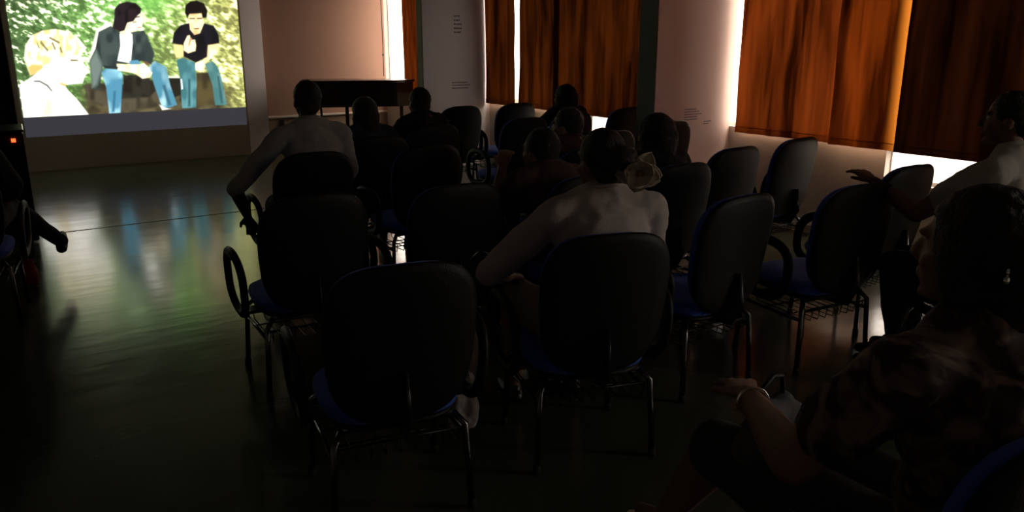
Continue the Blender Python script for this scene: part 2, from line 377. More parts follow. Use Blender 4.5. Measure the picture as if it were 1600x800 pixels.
    poly(Z5([(375, 512), (420, 525), (405, 540), (372, 530)]), (240, 185, 110), soft=1.5)
    poly(Z5([(210, 503), (250, 503), (300, 530), (332, 572), (322, 572), (290, 538), (248, 514), (212, 512)]), (105, 105, 105), soft=.7)
    # man in open jacket
    poly(Z6([(90, 190), (180, 145), (200, 190), (120, 270), (90, 330), (50, 420), (45, 360)]), (240, 240, 215), soft=2)
    poly(Z6([(100, 210), (180, 170), (240, 210), (320, 210), (400, 200), (450, 310), (470, 350), (450, 425), (380, 400), (310, 420), (235, 420), (225, 455), (130, 440), (105, 595), (60, 575), (42, 400), (80, 320)]), (74, 88, 84), ncol=(48, 60, 60), nz_=9)
    poly(Z6([(42, 400), (85, 330), (120, 420), (125, 445), (90, 560), (60, 575)]), (120, 136, 128), soft=3)
    poly(Z6([(240, 225), (290, 205), (322, 225), (325, 280), (312, 415), (225, 400), (245, 300)]), (248, 250, 240))
    poly(Z6([(250, 180), (290, 150), (340, 110), (365, 85), (392, 130), (385, 190), (345, 205), (305, 215), (262, 245), (240, 215)]), (250, 226, 178), ncol=(255, 250, 225), nz_=8)
    poly(Z6([(205, 110), (205, 60), (235, 25), (290, 10), (345, 20), (384, 55), (378, 85), (352, 108), (330, 140), (290, 150), (272, 200), (240, 210), (192, 185)]), (44, 34, 40), ncol=(24, 20, 22), nz_=6)
    poly(Z6([(120, 480), (150, 443), (240, 452), (262, 500), (245, 742), (172, 748), (150, 570)]), (84, 150, 178), ncol=(150, 205, 220), nz_=7)
    poly(Z6([(300, 400), (360, 395), (380, 425), (310, 425)]), (95, 155, 185))
    poly(Z6([(430, 440), (470, 402), (545, 440), (572, 560), (617, 690), (525, 722), (480, 600)]), (84, 148, 170), ncol=(165, 205, 215), nz_=8)
    poly(Z6([(262, 490), (350, 490), (440, 515), (475, 600), (430, 640), (255, 650)]), (52, 50, 42), ncol=(34, 32, 28), nz_=7, soft=2)
    poly(Z6([(220, 420), (300, 425), (370, 425), (400, 415), (455, 480), (440, 510), (390, 517), (340, 483), (225, 462)]), (246, 220, 165), ncol=(255, 245, 210), nz_=8)
    poly(Z6([(390, 400), (425, 405), (440, 440), (410, 420)]), (150, 100, 60))
    poly(Z6([(500, 688), (545, 712), (580, 716), (520, 724)]), (235, 235, 220), soft=.7)
    # man in black tee
    poly(Z6([(595, 290), (655, 298), (665, 325), (740, 345), (720, 356), (612, 382), (598, 340)]), (240, 205, 140))
    poly(Z6([(822, 295), (892, 285), (880, 340), (820, 405), (798, 430), (795, 465), (770, 476), (728, 455), (738, 412), (790, 395)]), (246, 214, 150), ncol=(252, 236, 190), nz_=7)
    poly(Z6([(585, 285), (595, 215), (640, 165), (705, 150), (790, 150), (860, 170), (890, 225), (897, 285), (820, 297), (815, 375), (740, 412), (660, 372), (658, 297)]), (26, 24, 34), ncol=(14, 14, 20), nz_=9)
    poly(Z6([(660, 330), (662, 285), (685, 235), (700, 232), (708, 262), (735, 262), (742, 300), (738, 335), (690, 350)]), (250, 232, 180))
    poly(Z6([(690, 88), (780, 84), (796, 150), (768, 218), (732, 230), (703, 195)]), (250, 226, 172), ncol=(235, 190, 130), nz_=6)
    poly(Z6([(668, 85), (672, 35), (705, 8), (750, 3), (795, 22), (818, 70), (812, 115), (785, 120), (778, 88), (700, 92), (685, 118)]), (20, 14, 16))
    poly(Z6([(700, 118), (735, 118), (735, 126), (700, 126)]), (110, 80, 60), soft=.6); poly(Z6([(748, 118), (782, 116), (782, 125), (748, 126)]), (110, 80, 60), soft=.6)
    poly(Z6([(728, 185), (765, 184), (762, 192), (732, 192)]), (150, 90, 70), soft=.6)
    poly(Z6([(613, 395), (650, 380), (735, 410), (745, 540), (742, 708), (650, 712), (638, 520)]), (70, 125, 130), ncol=(100, 160, 165), nz_=8)
    poly(Z6([(800, 420), (850, 402), (885, 440), (910, 510), (945, 690), (868, 692), (850, 560)]), (74, 128, 128), ncol=(112, 160, 155), nz_=8)
    poly(Z6([(325, 145), (350, 140), (352, 147), (326, 152)]), (150, 105, 70), soft=.7)
    poly(Z6([(355, 178), (382, 176), (380, 183), (356, 184)]), (190, 120, 90), soft=.7)
    poly(Z6([(345, 110), (372, 104), (374, 112), (347, 118)]), (70, 45, 40), soft=.6)
    poly(Z6([(450, 320), (440, 420), (405, 405), (395, 330), (420, 230)]), (56, 68, 66), soft=3)
    poly(Z6([(130, 430), (230, 440), (225, 458), (140, 450)]), (44, 54, 52), soft=1.2)
    poly(Z6([(700, 250), (715, 250), (700, 300), (690, 300)]), (205, 165, 110), soft=.7)
    poly(Z6([(200, 600), (215, 600), (205, 735), (190, 735)]), (60, 115, 145), soft=1.5); poly(Z6([(520, 560), (540, 560), (580, 690), (560, 695)]), (60, 110, 130), soft=1.5)
    poly(Z6([(690, 520), (705, 520), (705, 700), (690, 700)]), (52, 98, 104), soft=1.5); poly(Z6([(880, 500), (895, 500), (920, 680), (905, 680)]), (56, 100, 104), soft=1.5)
    poly(Z6([(640, 520), (650, 520), (656, 585), (646, 590)]), (215, 240, 240), soft=.6)
    # black bars of the projector raster above and below the film frame
    bar = (ZZ < .66) | (ZZ > 2.19)
    col[bar] = lin((52, 52, 59))
    lum = col.mean(-1, keepdims=True); col *= 1.1 + 1.2 * lum ** 1.5
    bm = bmesh.new(); me = bpy.data.meshes.new('projected_picture')
    co = np.stack([XX, np.full_like(XX, SCR - .004), ZZ], -1).reshape(-1, 3)
    i = np.arange(nx * nz).reshape(nz, nx); f = np.stack([i[:-1, :-1], i[:-1, 1:], i[1:, 1:], i[1:, :-1]], -1).reshape(-1, 4)
    me.from_pydata(co.tolist(), [], f.tolist()); bm.free()
    at = me.color_attributes.new('film', 'FLOAT_COLOR', 'POINT')
    at.data.foreach_set('color', np.concatenate([col.reshape(-1, 3), np.ones((nx * nz, 1))], 1).astype(np.float32).ravel())
    m = bpy.data.materials.new('film_light'); m.use_nodes = True; nt = m.node_tree; b = nt.nodes['Principled BSDF']
    b.inputs['Base Color'].default_value = (.2, .2, .2, 1); b.inputs['Roughness'].default_value = .9
    an = nt.nodes.new('ShaderNodeAttribute'); an.attribute_name = 'film'
    nt.links.new(an.outputs['Color'], b.inputs['Emission Color']); b.inputs['Emission Strength'].default_value = 1.0
    me.materials.append(m)
    o = bpy.data.objects.new('projected_picture', me); C.objects.link(o)
    tag(o, 'bright projected film picture of three people sitting on a sunny grassy bank', 'picture')
picture()

# ---------------------------------------------------------------- piano by the far corner
p = thing('piano', 'dark grand piano with closed lid against the far wall', 'piano', (4.22, 11.13, 0), math.atan2(-.62, 1.42))
Lp = 1.57
def plan(bm, z0, z1, L, d, inset=0):
    pts = [(inset, inset), (L * .55, inset), (L * .85, inset), (L - inset, d * .18), (L - inset, d * .42), (L * .8, d * .62), (L * .55, d * .72), (L * .35, d - inset), (inset, d - inset)]
    vb = [bm.verts.new((x, y, z0)) for x, y in pts]; vt = [bm.verts.new((x, y, z1)) for x, y in pts]
    bm.faces.new(vb[::-1]); bm.faces.new(vt)
    for i in range(len(pts)): j = (i + 1) % len(pts); bm.faces.new((vb[i], vb[j], vt[j], vt[i]))
    return bm
obj('case', plan(bmesh.new(), .64, .98, Lp, .62), piano_m, p, bevel=.008)
obj('lid', plan(bmesh.new(), .985, 1.01, Lp + .02, .63, -.01), piano_m, p, bevel=.006)
obj('keybed', BM((-.07, .0, .0, .62, .66, .76)), piano_m, p, bevel=.008)
obj('fallboard', BM((-.055, -.01, .03, .59, .80, .86)), piano_m, p, bevel=.01)
obj('keyboard', BM(*[(-.055, -.005, .05 + i * .0225, .071 + i * .0225, .76, .775) for i in range(23)]), ivory, p)
for lx, ly in ((.62, .03), (.78, .2), (.1, .55), (1.4, .2), (.1, .06)):
    b = bmesh.new(); box(b, lx - .025, lx + .025, ly - .025, ly + .025, .06, .64); l = obj('leg', b, piano_m, p, bevel=.004)
    b = bmesh.new(); ell(b, (lx, ly, .03), (.028, .018, .03)); obj('caster', b, brass, l, True)
obj('pedal_lyre', BM((.24, .27, .26, .30, .12, .64), (.24, .27, .36, .40, .12, .64), (.2, .3, .24, .42, .08, .13)), piano_m, p)

# ---------------------------------------------------------------- chairs
def sheet(w, h, ztop_y, curve, n=3.0, taper=.14, seg=40, rings=6, th=.03, dome=.012):
    """padded rounded-rectangle cushion standing in XZ, centre 0, thickness along Y, both faces domed"""
    bm = bmesh.new(); allr = []
    def outline(t, s):
        c, sn = math.cos(t), math.sin(t); x = abs(c) ** (2 / n) * math.copysign(1, c) * w / 2 * s; z = abs(sn) ** (2 / n) * math.copysign(1, sn) * h / 2 * s
        x *= 1 - taper * (.5 - z / h) ** 1.5; return x, z
    prof = [(.0, -1.0), (.35, -1.0), (.7, -.97), (.9, -.85), (.985, -.5), (1, 0), (.985, .5), (.9, .85), (.7, .97), (.35, 1.0), (.0, 1.0)]
    for s, y in prof:
        ring = []
        if s == 0: ring = [bm.verts.new((0, y * th / 2 - 0 , 0))]
        else:
            for k in range(seg):
                x, z = outline(2 * PI * k / seg, s); ring.append(bm.verts.new((x, y * th / 2 + curve * (x / w * 2) ** 2, z)))
        allr.append(ring)
    for A, B in zip(allr, allr[1:]):
        for k in range(seg):
            if len(A) == 1: bm.faces.new((A[0], B[(k + 1) % seg], B[k]))
            elif len(B) == 1: bm.faces.new((A[k], A[(k + 1) % seg], B[0]))
            else: bm.faces.new((A[k], A[(k + 1) % seg], B[(k + 1) % seg], B[k]))
    return bm
def xf(bm, M): bmesh.ops.transform(bm, matrix=M, verts=bm.verts); return bm
BT = Matrix.Translation((0, -.27, .67)) @ Matrix.Rotation(math.radians(9), 4, 'X')
def make_chair():
    t = thing('padded_chair', '', 'chair', (0, 0, 0), 0, None)
    s = sheet(.48, .46, 0, 0, 3.4, .04, th=.065); xf(s, Matrix.Translation((0, .0, .415)) @ Matrix.Rotation(math.radians(-88), 4, 'X')); obj('seat', s, blue_fabric, t, True)
    s = sheet(.46, .44, 0, 0, 3.4, .04, th=.03); xf(s, Matrix.Translation((0, .0, .378)) @ Matrix.Rotation(math.radians(-88), 4, 'X')); obj('seat_shell', s, black_plastic, t, True)
    s = sheet(.497, .535, 0, .035, 3.2, .12, th=.05); xf(s, BT @ Matrix.Translation((0, .022, 0))); obj('backrest', s, blue_fabric, t, True)
    s = sheet(.52, .56, 0, .035, 3.2, .12, th=.035); xf(s, BT @ Matrix.Translation((0, -.010, 0))); obj('back_shell', s, black_plastic, t, True)
    obj('back_bracket', tube(bmesh.new(), [(0, -.275, .58), (0, -.30, .44), (0, -.26, .365), (0, -.1, .355), (0, .1, .355)], .03, 8, rr=[(.035, .008)] * 5), steel, t, True)
    for sx in (-1, 1):
        pts = []
        for k in range(24):
            a = 2 * PI * k / 24; y = .0 + .165 * math.copysign(abs(math.cos(a)) ** .8, math.cos(a)); z = .505 + .145 * math.copysign(abs(math.sin(a)) ** .75, math.sin(a))
            pts.append((sx * (.305 + .012 * math.sin(a)), y + (z - .505) * -.15, z))
        obj('armrest', tube(bmesh.new(), pts, .019, 8, True, rr=[(.026, .018)] * 24), black_plastic, t, True)
        obj('armrest_mount', BM((sx * .12, sx * .305, -.04, .04, .352, .368)), steel, t)
        for sy in (-1, 1):
            l = obj('leg', tube(bmesh.new(), [(sx * .19, sy * .17, .36), (sx * .225, sy * .2, .32), (sx * .24, sy * .215, .02)], .0125, 8), steel, t, True)
            obj('foot_cap', tube(bmesh.new(), [(sx * .24, sy * .215, .035), (sx * .2415, sy * .2165, .0)], .016, 8), rubber, l, True)
        obj('side_rail', tube(bmesh.new(), [(sx * .228, -.205, .27), (sx * .228, .205, .27)], .009, 6), steel, t, True)
    obj('cross_rail', tube(bmesh.new(), [(-.19, -.17, .36), (.19, -.17, .36)], .0125, 8), steel, t, True)
    obj('cross_rail', tube(bmesh.new(), [(-.19, .17, .36), (.19, .17, .36)], .0125, 8), steel, t, True)
    b = bmesh.new()
    for k in range(9): x = -.2 + .05 * k; tube(b, [(x, -.2, .31), (x, -.19, .255), (x, .17, .255), (x, .2, .29)], .003, 5)
    for y, z in ((-.2, .31), (-.06, .252), (.08, .252), (.2, .29)): tube(b, [(-.228, y, z), (.228, y, z)], .004, 5)
    obj('book_rack', b, wire_m, t, True)
    return t
proto = make_chair(); first = [True]
def chair(x, y, rz, label, group=None, sc=1):
    if first[0]: r = proto; first[0] = False
    else:
        r = proto.copy(); C.objects.link(r)
        for ch in list(proto.children):
            c = ch.copy(); C.objects.link(c); c.parent = r
            for g in ch.children: d = g.copy(); C.objects.link(d); d.parent = c
    rz = math.radians(rz); dx, dy = -.29, 0
    # x, y is where the top of the backrest stands
    r.location = (x - math.sin(rz) * .29, y + math.cos(rz) * .29, 0); r.rotation_euler = (0, 0, rz); r.scale = (sc,) * 3
    r['label'] = label
    if group: r['group'] = group
    return r
G = 'padded chairs facing the screen'
CH = dict(
 A=(1.09, 2.13, -12, 'blue padded chair nearest the camera, its black back in the left foreground'),
 E=(1.87, 2.06, -18, 'foreground chair under the woman with the flower in her hair'),
 P=(2.82, 2.26, 2, 'dark chair in the nearest row, just right of the flower woman'),
 I=(3.50, 2.12, -8, 'chair with a looped armrest left of the man in profile at right'),
 J=(4.24, 2.30, 0, 'chair nearest the right wall, touching the left arm of the man in profile'),
 R=(3.98, 1.48, 4, 'chair under the man in profile at the far right'),
 S=(1.57, .50, -8, 'chair under the woman with the bracelet in the right foreground'),
 B=(1.30, 3.36, -5, 'chair with a looped armrest behind the man in the light shirt, at the open floor'),
 D=(1.95, 3.21, -4, 'empty chair with a blue edge in the centre, just left of the flower woman'),
 D2=(2.62, 3.05, -2, 'chair hidden in front of the flower woman, with a leaning person on it'),
 F2=(3.28, 3.05, 0, 'chair of the round haired person right of the flower'),
 Gc=(4.06, 3.33, 2, 'empty chair with rounded back left of the tallest empty chair at right'),
 Hc=(4.80, 3.41, 4, 'tallest looking empty chair right of the near wing wall, grey light on its back'),
 Cc=(1.81, 4.63, -4, 'chair under the man in the light shirt at left'),
 U=(2.47, 5.12, -2, 'chair under the long haired person below the piano'),
 V=(3.16, 5.55, 0, 'chair under the short haired person right of the long haired one'),
 V2=(4.02, 4.45, 0, 'dark empty chair in the middle of the third row'),
 Q=(3.28, 3.83, 0, 'chair under the person just above and left of the flower woman'),
 F=(4.90, 4.71, 0, 'dark rounded chair back at the foot of the near wing wall'),
 O=(2.52, 4.50, 0, 'dark empty chair right of the man in the light grey shirt'),
 K=(4.28, 6.96, 0, 'far chair back standing against the far white wing wall'),
 L=(4.95, 6.95, 0, 'far chair right of the far wing wall, below the thin bright slit'),
 L2=(4.10, 5.62, 0, 'chair one row nearer, overlapping the far chair below the bright slit'),
 M=(4.76, 5.80, 2, 'chair under the person silhouetted against the dark brown curtain'),
 N=(5.53, 5.90, 4, 'far chair with an armrest dark against the small bright added window'))
for k, a in CH.items(): chair(*a, group=G)
chair(-.02, 5.25, -10, 'chair at the left edge under the person with the black shoe', G)
chair(-.35, 3.4, -10, 'nearest chair at the left edge, only a thin metal leg showing', G)

t = thing('pull_cord', 'thin dark cord hanging in front of the glowing far corner', 'cord', (W - .16, 11.60, 0))
obj('cord', tube(bmesh.new(), [(0, 0, 1.02), (.004, 0, 1.5), (0, 0, 2.0), (0, 0, 2.8)], .006, 6), black_plastic, t, True)
b = bmesh.new(); ell(b, (.002, 0, 1.34), (.012, .012, .025)); obj('cord_weight', b, black_plastic, t, True)
# ---------------------------------------------------------------- people
SKIN = mat('brown_skin', (.17, .085, .055), .55); SKIN2 = mat('dark_skin', (.07, .036, .026), .5); SKIN3 = mat('tan_skin', (.26, .14, .095), .55)
HAIR = mat('black_hair', (.008, .007, .007), .6, bump=.8, bscale=120); HAIRB = mat('dark_brown_hair', (.018, .011, .008), .6, bump=.8, bscale=120)
SHOE = mat('black_leather', (.008, .008, .008), .3)
EYE = mat('eye_white', (.5, .5, .48), .2)
JEANS = mat('dark_trousers', (.016, .018, .028), .9, bump=.3, bscale=200)
def cloth(name, col, **k): return mat(name, col, .9, bump=.3, bscale=180, **k)
def head_mesh(bm, hc, R):
    """face looks along +Y of R"""
    def P(x, y, z): return hc + R @ Vector((x, y, z))
    R4 = R.to_4x4()
    ell(bm, P(0, -.012, .022), (.076, .094, .098), R4, 3)                # skull
    ell(bm, P(0, .028, -.035), (.058, .062, .075), R4, 3)                # face
    ell(bm, P(0, .045, -.085), (.040, .042, .030), R4)                   # jaw
    ell(bm, P(0, .078, -.100), (.018, .015, .014), R4)                   # chin
    cap(bm, P(0, .086, .012), .010, P(0, .108, -.022), .0125)            # nose
    for s in (-1, 1):
        ell(bm, P(s * .011, .100, -.026), (.009, .010, .008), R4)
        ell(bm, P(s * .03, .075, .030), (.026, .014, .009), R4)          # brow
        ell(bm, P(s * .044, .055, -.028), (.02, .022, .018), R4)         # cheek
        ell(bm, P(s * .076, -.012, -.008), (.010, .020, .031), R4)       # ear
    ell(bm, P(0, .088, -.054), (.024, .011, .0065), R4); ell(bm, P(0, .086, -.067), (.021, .011, .0075), R4)   # lips
def hand(bm, w, d, up, size=1.0, curl=.5, thumb=1):
    """w wrist, d direction of the fingers, up back of the hand"""
    d = Vector(d).normalized(); up = Vector(up); up = (up - d * up.dot(d)).normalized(); s = d.cross(up) * thumb
    w = Vector(w); S = size
    for k in range(4): cap(bm, w + d * .01 * S + s * (.012 - .008 * k) * S, .015 * S, w + d * .075 * S + s * (.030 - .0205 * k) * S, .0125 * S)
    Ls = (.068, .078, .072, .055)
    for k in range(4):
        b = w + d * .080 * S + s * (.032 - .0215 * k) * S; L = Ls[k] * S; sp = s * (.10 - .07 * k)
        a1 = curl * .5; a2 = curl * 1.2; q = b + (d * math.cos(a1) - up * math.sin(a1) + sp).normalized() * L * .45
        r = q + (d * math.cos(a2) - up * math.sin(a2) + sp).normalized() * L * .3; e = r + (d * math.cos(a2 * 1.4) - up * math.sin(a2 * 1.4)).normalized() * L * .25
        chain(bm, [(b, .0095 * S), (q, .009 * S), (r, .008 * S), (e, .007 * S)])
    b = w + d * .02 * S + s * .026 * S; q = b + (d * .7 + s * .75 - up * .2).normalized() * .042 * S; e = q + (d * .95 + s * .25 - up * .3).normalized() * .032 * S
    chain(bm, [(b, .014 * S), (q, .0105 * S), (e, .0085 * S)])
def person(loc, rz, label, shirt=None, top=1.30, hair='short', look=0, tilt=0, skin=SKIN, hairm=HAIR, sleeve='long', arms=None, legs=None,
           lean=(0, 0), girth=1.0, vox=.011, trousers=JEANS, curl=.5, eyes=False, shoes=True, skirt=False):
    root = thing('person', label, 'person', loc, math.radians(rz), None)
    s = (top - .47) / .84; lx, ly = lean
    def Z(z): return .47 + (z - .47) * s
    sh = Vector((lx, -.10 + ly, Z(1.0))); ch = Vector((lx * .75, -.125 + ly * .8, Z(.90))); wa = Vector((lx * .35, -.13 + ly * .4, Z(.72))); pe = Vector((0, -.10, .535))
    nb = Vector((lx, -.10 + ly, Z(1.05))); hc = Vector((lx * 1.05, -.055 + ly * 1.15, Z(1.305) - .12))
    R = (Matrix.Rotation(math.radians(look), 3, 'Z') @ Matrix.Rotation(math.radians(-tilt), 3, 'X'))
    A = {'l': [(-.28, -.04, .76), (-.20, .19, .655)], 'r': [(.28, -.04, .76), (.20, .19, .655)]}
    if arms: A.update(arms)
    LG = {'l': [(-.13, .36, .52), (-.14, .40, .09)], 'r': [(.13, .36, .52), (.14, .40, .09)]}
    if legs: LG.update(legs)
    g = girth
    def torso(bm, e):
        ell(bm, pe, (.165 * g + e, .125 * g + e, .12 + e)); ell(bm, wa, (.14 * g + e, .105 * g + e, .15 + e)); ell(bm, ch, (.165 * g + e, .11 * g + e, .17 + e))
        cap(bm, sh + Vector((-.15 * g, 0, .0)), .062 + e, sh + Vector((.15 * g, 0, .0)), .062 + e)
        cap(bm, sh + Vector((-.10 * g, 0, .015)), .055 + e, nb + Vector((0, 0, .01)), .06 + e); cap(bm, sh + Vector((.10 * g, 0, .015)), .055 + e, nb + Vector((0, 0, .01)), .06 + e)
    def arm(bm, side, e, upto):
        sx = -1 if side == 'l' else 1; S = sh + Vector((sx * .175 * g, 0, -.005)); E_, Wr = [Vector(v) for v in A[side]]
        if upto == 'short': E2 = S + (E_ - S) * .62; chain(bm, [(S, .056 * g + e), (E2, .05 * g + e * 1.5)]); return
        chain(bm, [(S, .055 * g + e), (E_, .040 * g + e)])
        if upto == 'elbow': return
        F = E_ + (Wr - E_) * (.93 if upto == 'long' else 1); chain(bm, [(E_, .040 * g + e), (E_ + (F - E_) * .3, .038 * g + e), (F, .026 + e)])
    def leg(bm, side, e, foot=False):
        sx = -1 if side == 'l' else 1; K, An = [Vector(v) for v in LG[side]]; Hp = pe + Vector((sx * .09, .02, -.0))
        chain(bm, [(Hp, .082 * g + e), (K, .054 * g + e)]); chain(bm, [(K, .054 * g + e), (K + (An - K) * .3, .052 * g + e), (An, .034 + e)])
    body = bmesh.new(); torso(body, 0); cap(body, nb, .052, hc + Vector((0, -.01, -.06)), .05); head_mesh(body, hc, R)
    for sd in 'lr':
        arm(body, sd, 0, 'full'); leg(body, sd, 0)
        An = Vector(LG[sd][1]); K = Vector(LG[sd][0]); fd = Vector((0, 1, -.25 if An.z < .2 else .1)).normalized()
        cap(body, An, .032, An + fd * .13, .022)
        E_, Wr = [Vector(v) for v in A[sd]]; hand(body, Wr, (Wr - E_), (0, 0, 1), 1.0, curl, -1 if sd == 'l' else 1)
    if sleeve == 'long' or True: pass
    meshobj('body', remesh(body, vox, 3, .4), skin, root)
    if shirt:
        b = bmesh.new(); torso(b, .011)
        for sd in 'lr': arm(b, sd, .010, sleeve)
        me = remesh(b, max(vox, .01), 5); displace(me, .012, 9, .004, 30); so = meshobj('shirt', me, shirt, root)
        b = bmesh.new()
        pts = [nb + Vector((.063 * math.cos(a), .055 * math.sin(a) + .008, .035 + .018 * -math.sin(a))) for a in [2 * PI * k / 20 for k in range(20)]]
        tube(b, pts, .012, 8, True, rr=[(.020, .009)] * 20); obj('collar', b, shirt, so, True)
    b = bmesh.new()
    for sd in 'lr':
        if skirt:
            K, An = [Vector(v) for v in LG[sd]]; chain(b, [(pe + Vector(((-.09 if sd == 'l' else .09), .02, 0)), .095 * g), (K, .070 * g)])
        else: leg(b, sd, .012)
    ell(b, pe + Vector((0, .01, -.01)), (.17 * g + .008, .13 * g + .008, .105))
    if skirt: ell(b, (0, .12, .50), (.20, .27, .08))
    me = remesh(b, max(vox, .01), 4); displace(me, .008, 12); meshobj('skirt' if skirt else 'trousers', me, trousers, root)
    for sd in 'lr':
        An = Vector(LG[sd][1]); fd = Vector((0, 1, -.12 if An.z < .2 else .25)).normalized(); b = bmesh.new()
        cap(b, An + Vector((0, -.03, -.045)), .036, An + fd * .10 + Vector((0, 0, -.045)), .038); cap(b, An + fd * .10 + Vector((0, 0, -.045)), .038, An + fd * .19 + Vector((0, 0, -.04)), .026); cap(b, An, .04, An + Vector((0, .01, -.04)), .038)
        if shoes: me = remesh(b, .009, 3); meshobj('shoe', me, SHOE, root)
        else:
            b.free(); b = bmesh.new(); pts = [An + Vector((.045 * math.cos(a), .06 + .125 * math.sin(a), -.085 + .0)) for a in [2 * PI * k / 20 for k in range(20)]]
            vv = [b.verts.new(p_) for p_ in pts]; f = b.faces.new(vv); ex = bmesh.ops.extrude_face_region(b, geom=[f]); [setattr(v_, 'co', v_.co + Vector((0, 0, .015))) for v_ in ex['geom'] if isinstance(v_, bmesh.types.BMVert)]
            tube(b, [An + Vector((-.045, .09, -.07)), An + Vector((-.03, .095, -.035)), An + Vector((0, .1, -.02)), An + Vector((.03, .095, -.035)), An + Vector((.045, .09, -.07))], .006, 6)
            obj('sandal', b, mat('pale_sandal', (.45, .40, .34), .5), root)
    # hair
    def HP(x, y, z): return hc + R @ Vector((x, y, z))
    R4 = R.to_4x4(); b = bmesh.new(); amp = .003
    if hair == 'short': ell(b, HP(0, -.022, .034), (.084, .098, .098), R4, 3); ell(b, HP(0, -.065, -.02), (.066, .045, .06), R4)
    elif hair == 'curly': ell(b, HP(0, -.03, .04), (.100, .108, .105), R4, 3); ell(b, HP(0, -.075, -.01), (.085, .055, .08), R4); amp = .014
    elif hair == 'long':
        ell(b, HP(0, -.025, .036), (.088, .102, .100), R4, 3); cap(b, HP(0, -.07, -.0), .08, HP(0, -.10, -.17), .06); cap(b, HP(-.07, -.03, -.0), .03, HP(-.075, -.05, -.15), .03); cap(b, HP(.07, -.03, -.0), .03, HP(.075, -.05, -.15), .03)
    elif hair == 'bob':
        ell(b, HP(0, -.028, .034), (.098, .108, .102), R4, 3); cap(b, HP(0, -.07, 0), .088, HP(0, -.075, -.075), .075); cap(b, HP(-.07, -.01, .0), .04, HP(-.075, -.02, -.07), .035); cap(b, HP(.07, -.01, .0), .04, HP(.075, -.02, -.07), .035); amp = .005
    elif hair == 'bun':
        ell(b, HP(0, -.022, .034), (.084, .099, .098), R4, 3); ell(b, HP(0, -.07, -.02), (.068, .045, .065), R4); ell(b, HP(.02, -.125, .03), (.055, .045, .05), R4)
    me = remesh(b, .008, 3); iR = R.inverted()
    for v in me.vertices:
        q = iR @ (v.co - hc)
        if q.y > .045 and q.z < .062: v.co = hc + R @ Vector((q.x * .7, .03, q.z))
    displace(me, amp, 45, amp * .5, 15); meshobj('hair', me, hairm, root)
    if eyes:
        for sx in (-1, 1):
            b = bmesh.new(); ell(b, HP(sx * .031, .070, .008), (.0135, .0125, .0115), R4); eo = obj('eye', b, EYE, root, True)
            b = bmesh.new(); ell(b, HP(sx * .031, .0805, .008), (.005, .003, .005), R4); obj('iris', b, HAIR, eo, True)
    root['hc'] = 0; del root['hc']
    return root, hc, R
def at_chair(k):
    x, y, rz = CH[k][:3]; r = math.radians(rz); return (x - math.sin(r) * .29, y + math.cos(r) * .29, 0), rz
LIGHT = cloth('light_grey_shirt', (.38, .38, .35)); WHITE = cloth('white_blouse', (.50, .44, .43)); NAVY = cloth('dark_blue_top', (.03, .045, .09)); DARK = cloth('black_top', (.012, .012, .014)); BROWN = cloth('brown_top', (.07, .035, .03))
def pattern_cloth():
    m = mat('patterned_blouse', (.05, .03, .028), .9); nt = m.node_tree; b = nt.nodes['Principled BSDF']; tc = nt.nodes.new('ShaderNodeTexCoord')
    n = nt.nodes.new('ShaderNodeTexNoise'); n.inputs['Scale'].default_value = 11; n.inputs['Detail'].default_value = 3; n.inputs['Distortion'].default_value = 1.5
    nt.links.new(tc.outputs['Object'], n.inputs['Vector']); r = nt.nodes.new('ShaderNodeValToRGB'); e = r.color_ramp.elements
    e[0].position = .46; e[0].color = (.03, .014, .012, 1); e[1].position = .60; e[1].color = (.22, .15, .12, 1)
    nt.links.new(n.outputs['Fac'], r.inputs[0]); nt.links.new(r.outputs[0], b.inputs['Base Color']); return m
PAT = pattern_cloth()
l, r = at_chair('Cc'); person((l[0] + .05, l[1], 0), r, 'man in a light grey shirt at left, seen from behind, elbow out to the side', LIGHT, 1.345, 'short', look=4, skin=SKIN2, girth=1.08, vox=.007, sleeve='elbow',
    arms={'l': [(-.46, -.02, .71), (-.37, .12, .50)], 'r': [(.28, .0, .76), (.2, .2, .66)]})
l, r = at_chair('U'); person(l, r, 'dark haired person in a dark blue top below the left half of the piano', NAVY, 1.19, 'long', look=6)
l, r = at_chair('V'); person(l, r, 'short haired person in black in front of the right end of the piano', DARK, 1.215, 'short', look=2)
l, r = at_chair('M'); person(l, r, 'person silhouetted against the dark brown curtain, head above the far chairs', DARK, 1.17, 'bob', look=10, lean=(.08, .0))
l, r = at_chair('F2'); person(l, r, 'person with rounded dark hair right of the flower, in front of the near wing wall', DARK, 1.185, 'bob', look=5)
l, r = at_chair('D2'); person((l[0], l[1], 0), r, 'person leaning with bare left forearm raised, hidden in front of the flower woman', BROWN, 1.15, 'short', look=15, lean=(-.10, .05), skin=SKIN3, sleeve='short', eyes=True,
    arms={'l': [(-.33, .10, .70), (-.22, .18, .93)]}, curl=1.2)
l, r = at_chair('Q'); person(l, r, 'person just above and left of the flower woman, lit cheek turned to the screen', BROWN, 1.17, 'short', look=25, skin=SKIN3)
l, r = at_chair('E'); fw, fhc, fR = person(l, r, 'woman in a white blouse with a pale flower in her dark hair, seen from behind', WHITE, 1.275, 'bun', look=12, lean=(.05, .0), skin=SKIN3, hairm=HAIRB, girth=1.1, vox=.008, sleeve='elbow',
    arms={'l': [(-.36, .0, .74), (-.22, .22, .66)], 'r': [(.30, -.02, .76), (.2, .2, .66)]}, trousers=cloth('beige_skirt', (.30, .25, .21)), skirt=True)
